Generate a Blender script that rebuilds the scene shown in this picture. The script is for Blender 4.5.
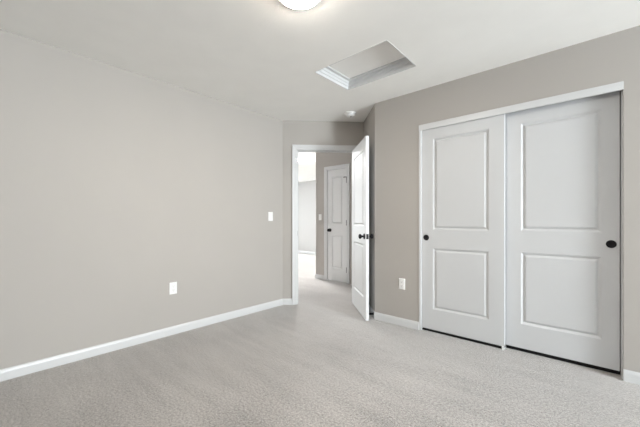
import bpy, bmesh, math, random
from mathutils import Vector, Matrix

random.seed(4)
SC = bpy.context.scene
COL = SC.collection
for o in list(bpy.data.objects):
    bpy.data.objects.remove(o)

# ------------------------------------------------------------------ camera
CAM = Vector((3.064, 0.0, 1.1129))
YAW = math.radians(41.7)
cd = bpy.data.cameras.new('camera')
cd.sensor_width = 36.0
cd.lens = 305.3 / 640 * 36.0
cd.shift_y = 7.18 / 640
cd.clip_start = 0.02
cam = bpy.data.objects.new('camera', cd)
cam.location = CAM
cam.rotation_euler = (math.pi / 2, 0, YAW)
COL.objects.link(cam)
SC.camera = cam

# ------------------------------------------------------------------ world, sun, daylight, exposure
w = bpy.data.worlds.new('sky')
SC.world = w
w.use_nodes = True
bg = w.node_tree.nodes['Background']
bg.inputs['Color'].default_value = (0.87, 0.935, 1.0, 1)
bg.inputs['Strength'].default_value = 4.2

sd = bpy.data.lights.new('sun', 'SUN')
sd.energy = 5.0
sd.angle = math.radians(0.6)
sd.color = (1.0, 0.96, 0.90)
so = bpy.data.objects.new('sun', sd)
sv = Vector((1.0, -0.03, -0.60)).normalized()
so.rotation_euler = sv.to_track_quat('-Z', 'Y').to_euler()
COL.objects.link(so)


def area(name, loc, direction, sx, sy, power, color):
    d = bpy.data.lights.new(name, 'AREA')
    d.shape = 'RECTANGLE'
    d.size, d.size_y = sx, sy
    d.energy = power
    d.color = color
    o = bpy.data.objects.new(name, d)
    o.location = loc
    o.rotation_euler = Vector(direction).to_track_quat('-Z', 'Z').to_euler()
    COL.objects.link(o)
    return o


RX = 7.70      # right wall of the bedroom
RY = -2.00     # rear wall of the bedroom
WY0, WY1, WZ0, WZ1 = 0.30, 2.70, 0.40, 2.25     # bedroom window opening in the right wall
# daylight at the bedroom window: the sky's share comes in level, an added lamp tilted up brightens the ceiling
P_E, P_EU, P_LOFT, P_LAMP, P_FAR = 200, 420, 270, 150.0, 740.0
area('window_daylight', (RX + 0.30, (WY0 + WY1) / 2, (WZ0 + WZ1) / 2), (-1, 0, 0), 2.4, 1.85, P_E, (0.91, 0.955, 1.0))
area('window_ceiling_fill', (RX + 0.42, (WY0 + WY1) / 2, 0.7), (-1, 0, 0.6), 2.4, 0.9, P_EU, (0.95, 0.965, 1.0))  # added fill aimed upward to brighten the ceiling
LW = [(4.15, 5.35), (5.50, 6.40), (6.50, 7.25)]   # loft windows in the far west wall
LX, LY = -6.2, 7.40                             # loft beyond the hall
area('loft_daylight', (LX - 0.35, 5.7, 1.28), (1, -0.1, 0.0), 3.1, 1.95, P_LOFT, (0.97, 0.98, 1.0))

SC.view_settings.view_transform = 'Standard'
SC.view_settings.look = 'None'
SC.view_settings.gamma = 1.0
SC.view_settings.use_curve_mapping = False
SC.view_settings.exposure = 0.36


# ------------------------------------------------------------------ materials
def mat(name, color, rough=0.5, spec=0.5, noise=None, bump=None, metallic=0.0):
    """noise = (scale, amount) tone variation; bump = (scale, strength, distance)"""
    m = bpy.data.materials.new(name)
    m.use_nodes = True
    nt = m.node_tree
    b = nt.nodes['Principled BSDF']
    b.inputs['Roughness'].default_value = rough
    b.inputs['Specular IOR Level'].default_value = spec
    b.inputs['Metallic'].default_value = metallic
    b.inputs['Base Color'].default_value = (*color, 1)
    tc = nt.nodes.new('ShaderNodeTexCoord')
    if noise:
        n = nt.nodes.new('ShaderNodeTexNoise')
        n.inputs['Scale'].default_value = noise[0]
        n.inputs['Detail'].default_value = 3
        nt.links.new(tc.outputs['Object'], n.inputs['Vector'])
        r = nt.nodes.new('ShaderNodeValToRGB')
        r.color_ramp.elements[0].position = 0.3
        r.color_ramp.elements[1].position = 0.7
        r.color_ramp.elements[0].color = (*[c * (1 - noise[1]) for c in color], 1)
        r.color_ramp.elements[1].color = (*[min(1, c * (1 + noise[1])) for c in color], 1)
        nt.links.new(n.outputs['Fac'], r.inputs['Fac'])
        nt.links.new(r.outputs['Color'], b.inputs['Base Color'])
    if bump:
        n2 = nt.nodes.new('ShaderNodeTexNoise')
        n2.inputs['Scale'].default_value = bump[0]
        n2.inputs['Detail'].default_value = 4
        nt.links.new(tc.outputs['Object'], n2.inputs['Vector'])
        bp = nt.nodes.new('ShaderNodeBump')
        bp.inputs['Strength'].default_value = bump[1]
        bp.inputs['Distance'].default_value = bump[2]
        nt.links.new(n2.outputs['Fac'], bp.inputs['Height'])
        nt.links.new(bp.outputs['Normal'], b.inputs['Normal'])
    return m


def carpet_mat():
    m = bpy.data.materials.new('carpet_pile')
    m.use_nodes = True
    nt = m.node_tree
    b = nt.nodes['Principled BSDF']
    b.inputs['Roughness'].default_value = 0.95
    b.inputs['Specular IOR Level'].default_value = 0.1
    b.inputs['Sheen Weight'].default_value = 1.0
    b.inputs['Sheen Roughness'].default_value = 0.35
    tc = nt.nodes.new('ShaderNodeTexCoord')

    def noise(scale, detail, vec, rough=0.6):
        n = nt.nodes.new('ShaderNodeTexNoise')
        n.inputs['Scale'].default_value = scale
        n.inputs['Detail'].default_value = detail
        n.inputs['Roughness'].default_value = rough
        nt.links.new(vec, n.inputs['Vector'])
        return n.outputs['Fac']

    def math_(op, a, bb, clamp=False):
        n = nt.nodes.new('ShaderNodeMath')
        n.operation = op
        n.use_clamp = clamp
        for i, v in enumerate((a, bb)):
            if isinstance(v, (int, float)):
                n.inputs[i].default_value = v
            else:
                nt.links.new(v, n.inputs[i])
        return n.outputs[0]

    mp = nt.nodes.new('ShaderNodeMapping')           # vacuum tracks run towards the door
    mp.inputs['Rotation'].default_value = (0, 0, math.radians(35))
    mp.inputs['Scale'].default_value = (0.9, 7.0, 1.0)
    nt.links.new(tc.outputs['Object'], mp.inputs['Vector'])
    fleck = noise(210, 2, tc.outputs['Object'], 0.7)
    tuft = noise(75, 3, tc.outputs['Object'], 0.65)
    patch = noise(1.7, 2, tc.outputs['Object'], 0.5)
    track = noise(1.6, 2, mp.outputs['Vector'], 0.5)
    s = math_('ADD', math_('MULTIPLY', fleck, 0.46), math_('MULTIPLY', tuft, 0.38))
    s = math_('ADD', s, math_('MULTIPLY', patch, 0.08))
    s = math_('ADD', s, math_('MULTIPLY', track, 0.08))
    r = nt.nodes.new('ShaderNodeValToRGB')
    e = r.color_ramp.elements
    e[0].position, e[0].color = 0.41, (0.125, 0.111, 0.100, 1)
    e[1].position, e[1].color = 0.60, (0.59, 0.55, 0.515, 1)
    nt.links.new(s, r.inputs['Fac'])
    nt.links.new(r.outputs['Color'], b.inputs['Base Color'])
    bp = nt.nodes.new('ShaderNodeBump')
    bp.inputs['Strength'].default_value = 0.9
    bp.inputs['Distance'].default_value = 0.006
    nt.links.new(math_('ADD', fleck, tuft), bp.inputs['Height'])
    nt.links.new(bp.outputs['Normal'], b.inputs['Normal'])
    return m


def glass_mat():
    m = bpy.data.materials.new('window_glass')
    m.use_nodes = True
    nt = m.node_tree
    nt.nodes.clear()
    out = nt.nodes.new('ShaderNodeOutputMaterial')
    tr = nt.nodes.new('ShaderNodeBsdfTransparent')
    tr.inputs['Color'].default_value = (0.94, 0.96, 0.96, 1)
    gl = nt.nodes.new('ShaderNodeBsdfGlossy')
    gl.inputs['Roughness'].default_value = 0.02
    mx = nt.nodes.new('ShaderNodeMixShader')
    fr = nt.nodes.new('ShaderNodeFresnel')
    fr.inputs['IOR'].default_value = 1.45
    nt.links.new(fr.outputs[0], mx.inputs[0])
    nt.links.new(tr.outputs[0], mx.inputs[1])
    nt.links.new(gl.outputs[0], mx.inputs[2])
    nt.links.new(mx.outputs[0], out.inputs[0])
    return m


def emit_mat(name, color, strength):
    m = bpy.data.materials.new(name)
    m.use_nodes = True
    b = m.node_tree.nodes['Principled BSDF']
    b.inputs['Base Color'].default_value = (0.9, 0.9, 0.88, 1)
    b.inputs['Roughness'].default_value = 0.4
    b.inputs['Emission Color'].default_value = (*color, 1)
    b.inputs['Emission Strength'].default_value = strength
    return m


M_WALL = mat('greige_wall_paint', (0.430, 0.405, 0.378), 0.75, 0.25, (2.0, 0.012), (190, 0.08, 0.002))
M_CEIL = mat('ceiling_paint', (0.91, 0.90, 0.87), 0.9, 0.1, (5.0, 0.012), (75, 0.22, 0.004))
M_LOFT = mat('loft_wall_paint', (0.52, 0.51, 0.50), 0.8, 0.2, (2.0, 0.01))
M_TRIM = mat('white_trim_paint', (0.635, 0.64, 0.645), 0.35, 0.5, (3.0, 0.01))
M_DOOR = mat('white_door_paint', (0.72, 0.725, 0.725), 0.55, 0.35, (3.0, 0.008), (160, 0.04, 0.001))
M_CLOS = mat('closet_door_paint', (0.595, 0.602, 0.612), 0.45, 0.4, (3.0, 0.008), (160, 0.04, 0.001))
M_BLACK = mat('matte_black_metal', (0.008, 0.008, 0.010), 0.5, 0.25, (40, 0.1))
M_DARKM = mat('dark_bronze_metal', (0.03, 0.028, 0.026), 0.4, 0.5, (40, 0.1))
M_PLAST = mat('white_plastic', (0.84, 0.84, 0.83), 0.35, 0.5, (20, 0.01))
M_SLOT = mat('outlet_slot', (0.05, 0.05, 0.05), 0.6, 0.3, (20, 0.1))
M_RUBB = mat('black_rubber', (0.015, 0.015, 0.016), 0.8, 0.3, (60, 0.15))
M_STEEL = mat('brushed_steel', (0.45, 0.45, 0.46), 0.35, 0.5, (60, 0.08), metallic=1.0)
M_HATCH = mat('hatch_board', (0.90, 0.89, 0.865), 0.8, 0.2, (6.0, 0.012), (70, 0.15, 0.003))
M_GLASS = glass_mat()
M_LAMP = emit_mat('lit_diffuser', (1.0, 0.91, 0.80), P_LAMP)
M_FLAMP = emit_mat('lit_far_diffuser', (0.98, 0.985, 1.0), P_FAR)
M_EDGE = emit_mat('lit_acrylic_edge', (1.0, 0.97, 0.92), 0.8)
M_CARPET = carpet_mat()


# ------------------------------------------------------------------ mesh helpers
def link(name, bm, material, parent=None, smooth=None, bevel=None):
    bmesh.ops.remove_doubles(bm, verts=bm.verts, dist=1e-5)
    bmesh.ops.recalc_face_normals(bm, faces=bm.faces)
    me = bpy.data.meshes.new(name)
    bm.to_mesh(me)
    bm.free()
    me.materials.append(material)
    o = bpy.data.objects.new(name, me)
    COL.objects.link(o)
    if parent:
        o.parent = parent
    if smooth:
        me.set_sharp_from_angle(angle=math.radians(smooth))
        for p in me.polygons:
            p.use_smooth = True
    if bevel:
        md = o.modifiers.new('bevel', 'BEVEL')
        md.width = bevel
        md.segments = 2
        md.limit_method = 'ANGLE'
        md.angle_limit = math.radians(40)
    return o


def box(bm, a, b, mtx=None):
    x0, y0, z0 = a
    x1, y1, z1 = b
    vs = [bm.verts.new(Vector(p) if mtx is None else mtx @ Vector(p)) for p in
          ((x0, y0, z0), (x1, y0, z0), (x1, y1, z0), (x0, y1, z0), (x0, y0, z1), (x1, y0, z1), (x1, y1, z1), (x0, y1, z1))]
    for f in ((0, 3, 2, 1), (4, 5, 6, 7), (0, 1, 5, 4), (1, 2, 6, 5), (2, 3, 7, 6), (3, 0, 4, 7)):
        bm.faces.new([vs[i] for i in f])


def prism(bm, pts, z0, z1):
    lo = [bm.verts.new((p[0], p[1], z0)) for p in pts]
    hi = [bm.verts.new((p[0], p[1], z1)) for p in pts]
    n = len(pts)
    bm.faces.new(lo[::-1])
    bm.faces.new(hi)
    for i in range(n):
        bm.faces.new((lo[i], lo[(i + 1) % n], hi[(i + 1) % n], hi[i]))


def lathe(bm, prof, mtx, n=40):
    """prof: (radius, height) along local +Z of mtx"""
    rings = []
    for r, h in prof:
        if r < 1e-6:
            rings.append([bm.verts.new(mtx @ Vector((0, 0, h)))])
        else:
            rings.append([bm.verts.new(mtx @ Vector((r * math.cos(2 * math.pi * k / n), r * math.sin(2 * math.pi * k / n), h))) for k in range(n)])
    for a, b in zip(rings, rings[1:]):
        for k in range(n):
            k2 = (k + 1) % n
            if len(a) == 1 and len(b) == 1:
                continue
            if len(a) == 1:
                bm.faces.new((a[0], b[k2], b[k]))
            elif len(b) == 1:
                bm.faces.new((a[k], a[k2], b[0]))
            else:
                bm.faces.new((a[k], a[k2], b[k2], b[k]))
    for ring, flip in ((rings[0], True), (rings[-1], False)):
        if len(ring) > 1:
            bm.faces.new(ring[::-1] if flip else ring)


def sweep(bm, prof, stations):
    """prof: list of (offset, thickness); stations: functions (o, t) -> point. Closed profile, capped ends."""
    rings = [[bm.verts.new(st(o, t)) for o, t in prof] for st in stations]
    n = len(prof)
    for a, b in zip(rings, rings[1:]):
        for k in range(n):
            bm.faces.new((a[k], a[(k + 1) % n], b[(k + 1) % n], b[k]))
    bm.faces.new(rings[0][::-1])
    bm.faces.new(rings[-1])


def tag(o, label, cat, group=None, kind=None):
    o['label'] = label
    o['category'] = cat
    if group:
        o['group'] = group
    if kind:
        o['kind'] = kind


def empty(name, loc, rz=0):
    o = bpy.data.objects.new(name, None)
    o.empty_display_size = 0.1
    o.location = loc
    o.rotation_euler = (0, 0, rz)
    COL.objects.link(o)
    return o


def struct(name, bm, m, label=None, bevel=None, cat=None):
    o = link(name, bm, m, bevel=bevel)
    o['kind'] = 'structure'
    if label:
        o['label'] = label
        o['category'] = cat
    return o


# ------------------------------------------------------------------ plan
H = 2.44
D2 = 2.9944                     # closet wall plane (faces -y)
A = Vector((0.0, 2.692))        # left wall meets the angled door wall
B = Vector((0.767, 3.459))      # angled door wall meets the return wall
Cn = Vector((1.230, D2))        # return wall meets the closet wall
S2 = 2 ** -0.5
DU = Vector((S2, S2))           # along the door wall
DN = Vector((-S2, S2))          # into the hall
TW = 0.115                      # wall thickness


def dw(d, off=0.0):
    p = A + DU * d + DN * off
    return (p.x, p.y)


O0, O1, OH = 0.198, 0.964, 2.050   # door opening along the angled wall
HY = 4.36                          # hall wall with the narrow door
HX = -0.93                         # its outside corner

# ------------------------------------------------------------------ floor and ceiling
bm = bmesh.new()
box(bm, (LX - 0.2, RY - 0.2, -0.12), (RX + 0.2, LY + 0.2, 0.0))
struct('floor', bm, M_CARPET, 'light grey speckled carpet covering bedroom and hall', cat='carpet')

HAX0, HAX1, HAY0, HAY1 = 1.215, 1.940, 2.002, 2.505      # attic hatch opening
bm = bmesh.new()
cx0, cx1, cy0, cy1 = LX - 0.2, RX + 0.2, RY - 0.2, LY + 0.2
for a, b in (((cx0, cy0), (HAX0, cy1)), ((HAX1, cy0), (cx1, cy1)), ((HAX0, cy0), (HAX1, HAY0)), ((HAX0, HAY1), (HAX1, cy1))):
    box(bm, (a[0], a[1], H), (b[0], b[1], H + 0.10))
struct('ceiling', bm, M_CEIL, 'off-white lightly textured ceiling', cat='ceiling')

# ------------------------------------------------------------------ bedroom walls
bm = bmesh.new()
prism(bm, [(0, RY), A, (A.x, A.y + 0.12), (-0.12, A.y + 0.12), (-0.12, RY)], 0, H)
struct('wall_left', bm, M_WALL, 'long greige wall on the left', cat='wall')

bm = bmesh.new()
prism(bm, [dw(0), dw(O0 - 0.018), dw(O0 - 0.018, TW), dw(-0.02, TW)], 0, H)
prism(bm, [dw(O1 + 0.018), dw(1.0847), dw(1.0847 + TW, TW), dw(O1 + 0.018, TW)], 0, H)
prism(bm, [dw(O0 - 0.018), dw(O1 + 0.018), dw(O1 + 0.018, TW), dw(O0 - 0.018, TW)], OH + 0.018, H)
struct('wall_back', bm, M_WALL, 'short angled greige wall around the open doorway', cat='wall')

RD = (Cn - B).normalized()       # along the return wall towards the camera
RN = Vector((-S2, -S2))          # out of the return wall (towards the door)
bm = bmesh.new()
q = [B, Cn, Vector((Cn.x + 0.01, Cn.y + 0.12)), B - RN * TW]
prism(bm, q, 0, H)
struct('wall_return', bm, M_WALL, 'narrow shadowed wall behind the open door', cat='wall')

CX0, CX1, CH = 1.747, 3.228, 2.084     # closet rough opening
bm = bmesh.new()
y0, y1 = D2, D2 + 0.12
box(bm, (Cn.x, y0, 0), (CX0, y1, H))
box(bm, (CX1, y0, 0), (RX + 0.1, y1, H))
box(bm, (CX0, y0, CH), (CX1, y1, H))
struct('wall_right', bm, M_WALL, 'greige wall holding the sliding closet doors', cat='wall')

bm = bmesh.new()                       # closet interior
box(bm, (1.45, y1, 0), (1.55, 3.80, H))
box(bm, (3.40, y1, 0), (3.50, 3.80, H))
box(bm, (1.45, 3.72, 0), (3.50, 3.80, H))
struct('wall_closet', bm, M_WALL)


def holed_wall(name, axis, pos, thick, a0, a1, holes, m):
    """axis-aligned wall with rectangular window holes; axis 'x': plane x=pos, running along y"""
    bm = bmesh.new()

    def bx(u0, u1, z0, z1):
        if axis == 'x':
            box(bm, (min(pos, pos + thick), u0, z0), (max(pos, pos + thick), u1, z1))
        else:
            box(bm, (u0, min(pos, pos + thick), z0), (u1, max(pos, pos + thick), z1))
    last = a0
    for h0, h1, z0, z1 in holes:
        bx(last, h0, 0, H)
        bx(h0, h1, 0, z0)
        bx(h0, h1, z1, H)
        last = h1
    bx(last, a1, 0, H)
    return struct(name, bm, m)


def window(name, axis, pos, out, u0, u1, z0, z1):
    """frame flush in the wall, one meeting rail, glass pane, sill; out = +1/-1 outward direction along the axis normal"""
    def P(u0_, u1_, n0, n1, z0_, z1_, bm):
        n0, n1 = pos + out * n0, pos + out * n1
        if axis == 'x':
            box(bm, (min(n0, n1), u0_, z0_), (max(n0, n1), u1_, z1_))
        else:
            box(bm, (u0_, min(n0, n1), z0_), (u1_, max(n0, n1), z1_))
    bm = bmesh.new()
    t = 0.045
    P(u0, u0 + t, 0.04, 0.10, z0, z1, bm)
    P(u1 - t, u1, 0.04, 0.10, z0, z1, bm)
    P(u0 + t, u1 - t, 0.04, 0.10, z0, z0 + t, bm)
    P(u0 + t, u1 - t, 0.04, 0.10, z1 - t, z1, bm)
    zm = (z0 + z1) / 2
    P(u0 + t, u1 - t, 0.05, 0.09, zm - 0.018, zm + 0.018, bm)
    o = struct(name, bm, M_TRIM)
    bm = bmesh.new()
    P(u0 + t, u1 - t, 0.068, 0.072, z0 + t, z1 - t, bm)
    link('pane', bm, M_GLASS, o)
    bm = bmesh.new()
    P(u0 - 0.03, u1 + 0.03, -0.035, 0.04, z0 - 0.02, z0, bm)
    link('sill', bm, M_TRIM, o)
    return o


holed_wall('wall_east', 'x', RX, 0.12, RY, D2 + 0.12, [(WY0, WY1, WZ0, WZ1)], M_WALL)
window('window_1', 'x', RX, 1, WY0, WY1, WZ0, WZ1)
holed_wall('wall_rear', 'y', RY, -0.12, -0.12, RX + 0.12, [], M_WALL)

# ------------------------------------------------------------------ hall and loft beyond the doorway
LD0, LD1, LDH = -0.632, -0.188, 2.050      # narrow door opening in the hall wall
bm = bmesh.new()
box(bm, (HX, HY, 0), (LD0 - 0.018, HY + 0.115, H))
box(bm, (LD1 + 0.018, HY, 0), (1.0, HY + 0.115, H))
box(bm, (LD0 - 0.018, HY, LDH + 0.018), (LD1 + 0.018, HY + 0.115, H))
struct('wall_hall', bm, M_WALL, 'greige hall wall seen through the doorway', cat='wall')
bm = bmesh.new()
box(bm, (HX, HY + 0.115, 0), (HX + 0.115, LY, H))
struct('wall_loft_side', bm, M_WALL)
bm = bmesh.new()
box(bm, (0.90, 3.50, 0), (1.0, HY, H))
struct('wall_hall_end', bm, M_WALL)
bm = bmesh.new()
box(bm, (LX, A.y + 0.12, 0), (-0.12, A.y + 0.24, H))
struct('wall_loft_near', bm, M_LOFT)
bm = bmesh.new()
box(bm, (LX, LY, 0), (HX + 0.115, LY + 0.12, H))
struct('wall_loft_far', bm, M_LOFT, 'bright white far wall of the sunlit space beyond the hall', cat='wall')
holed_wall('wall_loft_windows', 'x', LX, -0.12, A.y, LY + 0.12, [(a, b, 0.30, 2.25) for a, b in LW], M_LOFT)
for i, (a, b) in enumerate(LW):
    window('window_%d' % (2 + i), 'x', LX, -1, a, b, 0.30, 2.25)

# ------------------------------------------------------------------ baseboards
BH, BT = 0.080, 0.013
BPROF = [(0, 0), (BT, 0), (BT, BH - 0.022), (BT - 0.003, BH - 0.010), (0.006, BH), (0, BH)]     # (out, up)


def baseboard(name, path, label=None, wrap=False):
    """path: plan points along the wall face, room on the left-hand side of travel"""
    pts = [Vector(p) for p in path]
    nrm = []
    for i in range(len(pts) - 1):
        d = (pts[i + 1] - pts[i]).normalized()
        nrm.append(Vector((-d.y, d.x)))
    st = []
    for i, p in enumerate(pts):
        if i == 0:
            n = nrm[0]
        elif i == len(pts) - 1:
            n = nrm[-1]
        else:
            s = (nrm[i - 1] + nrm[i]).normalized()
            n = s / max(0.2, s.dot(nrm[i]))
        st.append(lambda o, t, p=p, n=n: (p.x + n.x * o, p.y + n.y * o, t))
    bm = bmesh.new()
    sweep(bm, BPROF, st)
    o = struct(name, bm, M_TRIM, label, cat='baseboard' if label else None)
    return o


baseboard('baseboard_left', [dw(O0 - 0.066), A, (0, RY)][0:3], 'white baseboard along the long left wall')
baseboard('baseboard_return', [(CX0, D2), Cn, B, dw(O1 + 0.064)], 'white baseboard between the open door and the closet')
baseboard('baseboard_right', [(RX, RY), (RX, D2), (CX1 - 0.001, D2)], 'white baseboard right of the closet doors')
baseboard('baseboard_rear', [(0.014, RY), (RX - 0.014, RY)])
baseboard('baseboard_hall', [(LD0 - 0.082, HY), (HX, HY), (HX, LY)], 'white baseboard around the hall wall corner')
baseboard('baseboard_loft', [(HX - 0.014, LY), (LX, LY)])


# ------------------------------------------------------------------ door casings, jambs
CPROF = [(0.006, 0), (0.006, 0.009), (0.016, 0.012), (0.022, 0.0105), (0.048, 0.015), (0.058, 0.019), (0.070, 0.019), (0.070, 0)]


def casing(bm, P, W, Ht, prof=CPROF):
    """P(u, t, z): u along the wall from the opening's left edge, t out of the wall"""
    sweep(bm, prof, [lambda o, t: P(-o, t, 0.0), lambda o, t: P(-o, t, Ht + o), lambda o, t: P(W + o, t, Ht + o), lambda o, t: P(W + o, t, 0.0)])


def Pd(u, t, z):
    p = A + DU * (O0 + u) - DN * t
    return (p.x, p.y, z)


def Ph(u, t, z):
    return (LD0 + u, HY - t, z)


def pbox(bm, P, u0, u1, t0, t1, z0, z1):
    vs = [bm.verts.new(P(*c)) for c in ((u0, t0, z0), (u1, t0, z0), (u1, t1, z0), (u0, t1, z0), (u0, t0, z1), (u1, t0, z1), (u1, t1, z1), (u0, t1, z1))]
    for f in ((0, 3, 2, 1), (4, 5, 6, 7), (0, 1, 5, 4), (1, 2, 6, 5), (2, 3, 7, 6), (3, 0, 4, 7)):
        bm.faces.new([vs[i] for i in f])


bm = bmesh.new()
casing(bm, Pd, O1 - O0, OH)
tr1 = struct('trim_1', bm, M_TRIM, 'white casing framing the open bedroom doorway', cat='door trim')
W = O1 - O0
bm = bmesh.new()
pbox(bm, Pd, -0.018, 0, -TW, 0.0, 0, OH + 0.018)
pbox(bm, Pd, W, W + 0.018, -TW, 0.0, 0, OH + 0.018)
pbox(bm, Pd, 0, W, -TW, 0.0, OH, OH + 0.018)
pbox(bm, Pd, 0, 0.010, -0.075, -0.040, 0, OH)        # stops
pbox(bm, Pd, W - 0.010, W, -0.075, -0.040, 0, OH)
pbox(bm, Pd, 0.010, W - 0.010, -0.075, -0.040, OH - 0.010, OH)
link('jamb', bm, M_TRIM, tr1)
bm = bmesh.new()
pbox(bm, Pd, -0.001, 0.002, -0.036, -0.006, 0.915, 0.975)
link('strike_plate', bm, M_BLACK, tr1)
bm = bmesh.new()                                       # casing on the hall side


def Pdh(u, t, z):
    p = A + DU * (O0 + u) + DN * (TW + t)
    return (p.x, p.y, z)


casing(bm, Pdh, W, OH)
struct('trim_2', bm, M_TRIM)

bm = bmesh.new()
casing(bm, Ph, LD1 - LD0, LDH)
tr3 = struct('trim_3', bm, M_TRIM, 'white casing around the narrow hall door', cat='door trim')
W3 = LD1 - LD0
bm = bmesh.new()
pbox(bm, Ph, -0.018, 0, -0.115, 0.0, 0, LDH + 0.018)
pbox(bm, Ph, W3, W3 + 0.018, -0.115, 0.0, 0, LDH + 0.018)
pbox(bm, Ph, 0, W3, -0.115, 0.0, LDH, LDH + 0.018)
pbox(bm, Ph, 0, W3, -0.115, -0.05, 0, 0.004)
link('jamb', bm, M_TRIM, tr3)


# ------------------------------------------------------------------ panel doors
def slab(bm, w, h, t, stile, rails, s1=0.017, s2=0.014, dep=0.011, both=True):
    """moulded two-panel slab: local x 0..w, y 0 (front, -y side) .. t, z 0..h. rails = (bottom panel z0,z1, top panel z0,z1)"""
    sl, sr = stile if isinstance(stile, tuple) else (stile, stile)
    xs = [0, sl, w - sr, w]
    zs = [0, rails[0], rails[1], rails[2], rails[3], h]

    def face(y, sgn):
        for i in range(3):
            for j in range(5):
                x0, x1, z0, z1 = xs[i], xs[i + 1], zs[j], zs[j + 1]
                if i == 1 and j in (1, 3) :
                    lv = [(0, 0), (0.004, -0.002), (s1, -dep), (s1 + 0.005, -dep), (s1 + 0.005 + s2, -0.0015), (s1 + s2 + 0.009, -0.001)]
                    rings = []
                    for ins, d in lv:
                        yy = y + sgn * d
                        rings.append([bm.verts.new(p) for p in ((x0 + ins, yy, z0 + ins), (x1 - ins, yy, z0 + ins), (x1 - ins, yy, z1 - ins), (x0 + ins, yy, z1 - ins))])
                    for a, b in zip(rings, rings[1:]):
                        for k in range(4):
                            bm.faces.new((a[k], a[(k + 1) % 4], b[(k + 1) % 4], b[k]))
                    bm.faces.new(rings[-1])
                else:
                    bm.faces.new([bm.verts.new(p) for p in ((x0, y, z0), (x1, y, z0), (x1, y, z1), (x0, y, z1))])
    face(0.0, -1)
    face(t, 1)
    for i in range(3):
        for z in (0, h):
            bm.faces.new([bm.verts.new(p) for p in ((xs[i], 0, z), (xs[i + 1], 0, z), (xs[i + 1], t, z), (xs[i], t, z))])
    for j in range(5):
        for x in (0, w):
            bm.faces.new([bm.verts.new(p) for p in ((x, 0, zs[j]), (x, t, zs[j]), (x, t, zs[j + 1]), (x, 0, zs[j + 1]))])


def axis_mtx(loc, d):
    return Matrix.Translation(Vector(loc)) @ Vector(d).to_track_quat('Z', 'Y').to_matrix().to_4x4()


KNOB = [(0.0, 0.0), (0.0315, 0.0), (0.0325, 0.002), (0.0320, 0.006), (0.028, 0.010), (0.014, 0.012), (0.0105, 0.016), (0.0105, 0.028),
        (0.016, 0.034), (0.0235, 0.040), (0.0275, 0.048), (0.0275, 0.055), (0.0235, 0.062), (0.014, 0.066), (0.0, 0.067)]


def knob(parent, loc, d, label=None):
    bm = bmesh.new()
    lathe(bm, KNOB[:6] + [(0.0, 0.012)], axis_mtx(loc, d), 36)
    r = link('rose', bm, M_BLACK, None, smooth=35)
    bm = bmesh.new()
    lathe(bm, [(0.0, 0.011)] + [(0.0105, 0.011)] + KNOB[6:], axis_mtx(loc, d), 36)
    k = link('knob', bm, M_BLACK, parent, smooth=50)
    r.parent = k
    return k


def hinge(parent, loc, d_leaf=None):
    bm = bmesh.new()
    x, y, z = loc
    for k in range(3):
        lathe(bm, [(0.0065, z - 0.045 + 0.03 * k + 0.001), (0.0065, z - 0.045 + 0.03 * (k + 1) - 0.001)], Matrix.Translation((x, y, 0)), 14)
    lathe(bm, [(0.004, z - 0.046), (0.004, z + 0.046), (0.0062, z + 0.047), (0.0062, z + 0.050), (0.0, z + 0.052)], Matrix.Translation((x, y, 0)), 14)
    return link('hinge', bm, M_DARKM, parent, smooth=40)


# --- open bedroom door: local x from hinge edge to free edge; y=0 face = hall side, y=t face = room side
T = 0.035
u = Vector((0.735, -0.678)).normalized()
DW_, DH_ = 0.760, 2.030
free_hall = Vector((1.2125, 2.834))
hpt = free_hall - u * DW_
d1 = empty('door_1', (hpt.x, hpt.y, 0.015), math.atan2(u.y, u.x))
d1['kind'] = 'structure'
d1['label'] = 'white two-panel door standing open with black knob, in the bedroom doorway'
d1['category'] = 'door'
RAILS = (0.225, 0.835, 1.035, 1.905)
bm = bmesh.new()
slab(bm, DW_, DH_, T, 0.118, RAILS)
link('door_leaf', bm, M_DOOR, d1, bevel=0.0015)
KZ = 0.923
# the room side lies on +y (turned towards the return wall), the hall side faces -y
knob(d1, (DW_ - 0.062, 0.0, KZ), (0, -1, 0))
knob(d1, (DW_ - 0.062, T, KZ), (0, 1, 0))
bm = bmesh.new()
box(bm, (DW_ - 0.0005, T / 2 - 0.0125, KZ - 0.028), (DW_ + 0.0015, T / 2 + 0.0125, KZ + 0.028))
lp = link('latch_plate', bm, M_BLACK, d1)
bm = bmesh.new()
box(bm, (DW_ + 0.001, T / 2 - 0.006, KZ - 0.008), (DW_ + 0.009, T / 2 + 0.006, KZ + 0.008))
link('latch_bolt', bm, M_BLACK, lp)
for z in (0.20, 1.0, 1.83):
    hinge(d1, (-0.004, T + 0.005, z))

# --- narrow hall door (closed)
d2 = empty('door_2', (LD0 + 0.003, HY + 0.006, 0.012), 0)
d2['kind'] = 'structure'
d2['label'] = 'narrow closed white two-panel door with black knob, in the hall wall'
d2['category'] = 'door'
bm = bmesh.new()
slab(bm, W3 - 0.006, LDH - 0.016, T, 0.095, (0.225, 0.835, 1.035, 1.915))
link('door_leaf', bm, M_DOOR, d2, bevel=0.0015)
knob(d2, (0.055, 0.0, 0.925), (0, -1, 0))
for z in (0.22, 1.06, 1.82):
    hinge(d2, (W3 - 0.006, -0.006, z))
bm = bmesh.new()                                    # hinge-pin door stop on the top hinge
box(bm, (W3 - 0.05, -0.024, 1.872), (W3 - 0.004, -0.016, 1.882))
lathe(bm, [(0.0, 0), (0.009, 0), (0.009, 0.016), (0.0, 0.018)], axis_mtx((W3 - 0.052, -0.020, 1.877), (-0.6, 0.8, 0)), 16)
box(bm, (W3 - 0.012, -0.022, 1.868), (W3 + 0.0, -0.004, 1.878))
link('hinge_stop', bm, M_DARKM, d2)

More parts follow.
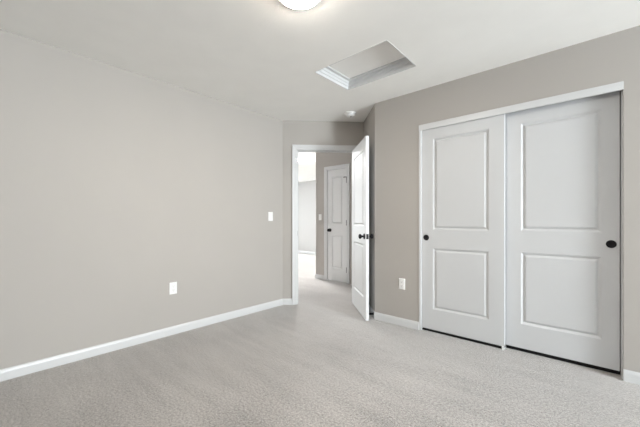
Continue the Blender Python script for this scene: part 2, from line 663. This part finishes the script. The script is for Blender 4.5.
# ------------------------------------------------------------------ closet: frame and sliding doors
bm = bmesh.new()
box(bm, (CX0, D2 - 0.004, 0), (CX0 + 0.021, D2 + 0.12, 2.027))
struct('trim_4', bm, M_TRIM, 'narrow white jamb strip at left edge of the closet', bevel=0.001, cat='trim')
bm = bmesh.new()
box(bm, (CX1 - 0.010, D2 + 0.022, 0), (CX1, D2 + 0.12, 2.027))
struct('trim_5', bm, M_TRIM, 'narrow white jamb strip at right edge of the closet', bevel=0.001, cat='trim')
bm = bmesh.new()
box(bm, (CX0, D2 - 0.006, 2.027), (CX1, D2 + 0.013, CH))
box(bm, (CX0, D2 + 0.013, CH - 0.02), (CX1, D2 + 0.12, CH))
struct('trim_6', bm, M_TRIM, 'white header board above the sliding closet doors', bevel=0.0015, cat='trim')

bm = bmesh.new()                       # black strips standing in for the shade in the gap under the doors
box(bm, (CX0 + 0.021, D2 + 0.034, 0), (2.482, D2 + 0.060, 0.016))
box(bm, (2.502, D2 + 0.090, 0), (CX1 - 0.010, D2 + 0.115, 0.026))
struct('gap_shade', bm, M_RUBB)

GAPB = 0.030
LH = 2.005
YF = D2 + 0.016            # front leaf face
YB = YF + 0.035 + 0.010    # rear leaf face
CR = (0.202, 0.811, 0.991, 1.898)


def pull(parent, x, z):
    bm = bmesh.new()
    lathe(bm, [(0.0, 0.0005), (0.019, 0.0005), (0.022, 0.003), (0.0265, 0.0045), (0.0285, 0.003), (0.029, 0.0)], axis_mtx((x, 0, z), (0, -1, 0)), 40)
    return link('pull', bm, M_BLACK, parent, smooth=60)


def closet_leaf(x0, x1, y, gap, px_, label, stile_l, stile_r):
    e = empty('closet_door', (x0, y, gap))
    tag(e, label, 'closet door', 'sliding closet doors')
    bm = bmesh.new()
    slab(bm, x1 - x0, LH, T, (stile_l, stile_r), CR)
    link('door_leaf', bm, M_CLOS, e, bevel=0.0015)
    pull(e, px_ - x0, 0.943 - gap)
    return e


closet_leaf(CX0 + 0.022, 2.503, YF, GAPB, 1.816, 'white two-panel sliding closet door in front, black round pull near its left edge', 0.115, 0.119)
closet_leaf(2.481, CX1 - 0.015, YB, GAPB + 0.006, 3.168, 'white two-panel sliding closet door behind, black round pull near its right edge', 0.134, 0.096)

bm = bmesh.new()
box(bm, (2.484, D2 + 0.004, 0.0), (2.500, D2 + 0.098, 0.006))
box(bm, (2.484, D2 + 0.006, 0.006), (2.500, D2 + 0.012, 0.036))
g = link('door_guide', bm, M_PLAST, bevel=0.001)
tag(g, 'small white plastic floor guide where the two closet doors overlap', 'door guide')

# ------------------------------------------------------------------ attic hatch
hx, hy = (HAX0 + HAX1) / 2, (HAY0 + HAY1) / 2
hat = empty('attic_hatch', (hx, hy, H))
tag(hat, 'recessed rectangular attic hatch with white stepped frame in the ceiling', 'attic hatch')
HP = [(0, -0.002), (0.004, -0.002), (0.007, 0.004), (0.010, 0.022), (0.017, 0.025), (0.020, 0.046), (0.027, 0.050), (0.030, 0.066), (0.034, 0.069), (0.060, 0.070), (0.060, 0.078), (0, 0.078)]
hw, hd = (HAX1 - HAX0) / 2, (HAY1 - HAY0) / 2
bm = bmesh.new()
rings = []
for sx, sy in ((-1, -1), (1, -1), (1, 1), (-1, 1)):
    rings.append([bm.verts.new((sx * (hw - o), sy * (hd - o), z)) for o, z in HP])
n = len(HP)
for i in range(4):
    a, b = rings[i], rings[(i + 1) % 4]
    for k in range(n):
        bm.faces.new((a[k], b[k], b[(k + 1) % n], a[(k + 1) % n]))
link('frame', bm, M_TRIM, hat)
bm = bmesh.new()
box(bm, (-hw + 0.030, -hd + 0.030, 0.0785), (hw - 0.030, hd - 0.030, 0.100))
link('hatch_panel', bm, M_HATCH, hat)

# ------------------------------------------------------------------ ceiling light
def ceiling_light(loc, label, glow):
    cl = empty('ceiling_light', loc)
    tag(cl, label, 'ceiling light', 'flush ceiling lights')
    bm = bmesh.new()
    lathe(bm, [(0.0, 0.0), (0.128, 0.0), (0.134, -0.004), (0.135, -0.018), (0.132, -0.022), (0.126, -0.024), (0.122, -0.023), (0.0, -0.023)], Matrix.Identity(4), 64)
    link('edge', bm, M_EDGE, cl, smooth=40)
    bm = bmesh.new()
    prof = [(0.1215, -0.0225)] + [(0.1215 * math.cos(t * math.pi / 24), -0.0235 - 0.022 * math.sin(t * math.pi / 24)) for t in range(0, 12)] + [(0.0, -0.0455)]
    lathe(bm, prof, Matrix.Identity(4), 64)
    link('diffuser', bm, glow, cl, smooth=60)
    return cl


ceiling_light((1.805, 1.232, H), 'round white flush ceiling light, lit, cut by the picture edge', M_LAMP)
ceiling_light((-1.56, 4.62, H), 'small bright ceiling light far beyond the doorway, above the sunlit floor', M_FLAMP)

# ------------------------------------------------------------------ smoke detector
sm = empty('smoke_detector', (0.838, 3.070, H))
tag(sm, 'small round white smoke detector on the ceiling above the doorway', 'smoke detector')
bm = bmesh.new()
lathe(bm, [(0.0, 0.0), (0.074, 0.0), (0.077, -0.003), (0.077, -0.010), (0.073, -0.013), (0.0, -0.013)], Matrix.Identity(4), 48)
link('base', bm, M_PLAST, sm, smooth=40)
bm = bmesh.new()
lathe(bm, [(0.0, -0.013), (0.055, -0.013), (0.056, -0.018), (0.050, -0.0185), (0.050, -0.022), (0.056, -0.0225), (0.055, -0.030), (0.046, -0.038), (0.022, -0.042), (0.018, -0.040), (0.0, -0.040)], Matrix.Identity(4), 48)
bd = link('cover', bm, M_PLAST, sm, smooth=40)
bm = bmesh.new()
lathe(bm, [(0.0, -0.0395), (0.010, -0.0395), (0.010, -0.0425), (0.0, -0.043)], Matrix.Translation((0.0, 0, 0)), 20)
link('test_button', bm, M_SLOT, bd)


# ------------------------------------------------------------------ wall plates: local x along the wall, -y out of the wall, z up (origin at plate centre)
def plate_mesh():
    bm = bmesh.new()
    lv = [(0.0, 0.0), (0.0, -0.002), (0.002, -0.0045), (0.006, -0.0055)]
    rings = []
    for ins, y in lv:
        a, b = 0.035 - ins, 0.0575 - ins
        rings.append([bm.verts.new(p) for p in ((-a, y, -b), (a, y, -b), (a, y, b), (-a, y, b))])
    for p, q_ in zip(rings, rings[1:]):
        for k in range(4):
            bm.faces.new((p[k], p[(k + 1) % 4], q_[(k + 1) % 4], q_[k]))
    bm.faces.new(rings[-1])
    bm.faces.new(rings[0][::-1])
    return bm


def screw(parent, z):
    bm = bmesh.new()
    lathe(bm, [(0.0, 0.0), (0.0032, 0.0), (0.0028, 0.0012), (0.0, 0.0015)], axis_mtx((0, -0.0055, z), (0, -1, 0)), 14)
    return link('screw', bm, M_PLAST, parent, smooth=50)


def outlet(loc, rz, label):
    e = empty('wall_outlet', loc, rz)
    tag(e, label, 'outlet', 'wall outlets')
    link('plate', plate_mesh(), M_PLAST, e)
    for s in (-1, 1):
        zc = s * 0.0195
        bm = bmesh.new()
        pts = []
        for k in range(28):
            a = 2 * math.pi * k / 28
            pts.append((max(-0.0165, min(0.0165, 0.0185 * math.cos(a))), max(-0.0135, min(0.0135, 0.0165 * math.sin(a)))))
        lo = [bm.verts.new((x, -0.005, zc + z)) for x, z in pts]
        hi = [bm.verts.new((x, -0.0075, zc + z)) for x, z in pts]
        bm.faces.new(hi)
        bm.faces.new(lo[::-1])
        for k in range(28):
            bm.faces.new((lo[k], lo[(k + 1) % 28], hi[(k + 1) % 28], hi[k]))
        r = link('receptacle', bm, M_PLAST, e)
        for sx in (-1, 1):
            bm = bmesh.new()
            box(bm, (sx * 0.0063 - 0.0011, -0.0078, zc - 0.001), (sx * 0.0063 + 0.0011, -0.0070, zc + 0.0075))
            link('slot', bm, M_SLOT, r)
        bm = bmesh.new()
        lathe(bm, [(0.0, 0.0), (0.0026, 0.0), (0.0026, 0.0006), (0.0, 0.0006)], axis_mtx((0, -0.0073, zc - 0.0075), (0, -1, 0)), 14)
        link('ground_hole', bm, M_SLOT, r)
    screw(e, 0.0)
    return e


def switch(loc, rz, label):
    e = empty('light_switch', loc, rz)
    tag(e, label, 'light switch', 'wall light switches')
    link('plate', plate_mesh(), M_PLAST, e)
    bm = bmesh.new()
    box(bm, (-0.0055, -0.0065, -0.012), (0.0055, -0.0050, 0.012))
    c = link('collar', bm, M_PLAST, e)
    bm = bmesh.new()
    box(bm, (-0.0045, -0.016, 0.0), (0.0045, -0.006, 0.008), Matrix.Rotation(math.radians(-20), 4, 'X'))
    link('toggle', bm, M_PLAST, e, bevel=0.001)
    screw(e, 0.030)
    screw(e, -0.030)
    return e


outlet((0.0, 1.276, 0.452), math.pi / 2, 'white duplex outlet low on the long left wall')
outlet((1.560, D2, 0.443), 0, 'white duplex outlet between the open door and the closet')
switch((0.0, 2.490, 1.166), math.pi / 2, 'white toggle light switch on the left wall beside the doorway')
switch((-0.815, HY, 1.180), 0, 'white light switch on the hall wall, seen through the doorway')

# ------------------------------------------------------------------ door stop on the return wall baseboard
sp = B + RD * 0.637
dst = empty('door_stop', (sp.x + RN.x * BT, sp.y + RN.y * BT, 0.053))
tag(dst, 'small black door stop on the baseboard behind the open door', 'door stop')
dn = (RN.x, RN.y, 0)
bm = bmesh.new()
lathe(bm, [(0.0, 0.0), (0.017, 0.0), (0.017, 0.005), (0.010, 0.008), (0.0, 0.008)], axis_mtx((0, 0, 0), dn), 24)
link('base', bm, M_BLACK, dst, smooth=40)
bm = bmesh.new()
prof = [(0.0, 0.005)]
for k in range(22):
    prof += [(0.0085, 0.005 + k * 0.002), (0.0100, 0.006 + k * 0.002)]
prof += [(0.0, 0.049)]
lathe(bm, prof, axis_mtx((0, 0, 0), dn), 20)
link('spring', bm, M_BLACK, dst, smooth=60)
bm = bmesh.new()
lathe(bm, [(0.0, 0.047), (0.0115, 0.047), (0.012, 0.051), (0.0115, 0.060), (0.006, 0.063), (0.0, 0.064)], axis_mtx((0, 0, 0), dn), 24)
link('tip', bm, M_RUBB, dst, smooth=40)
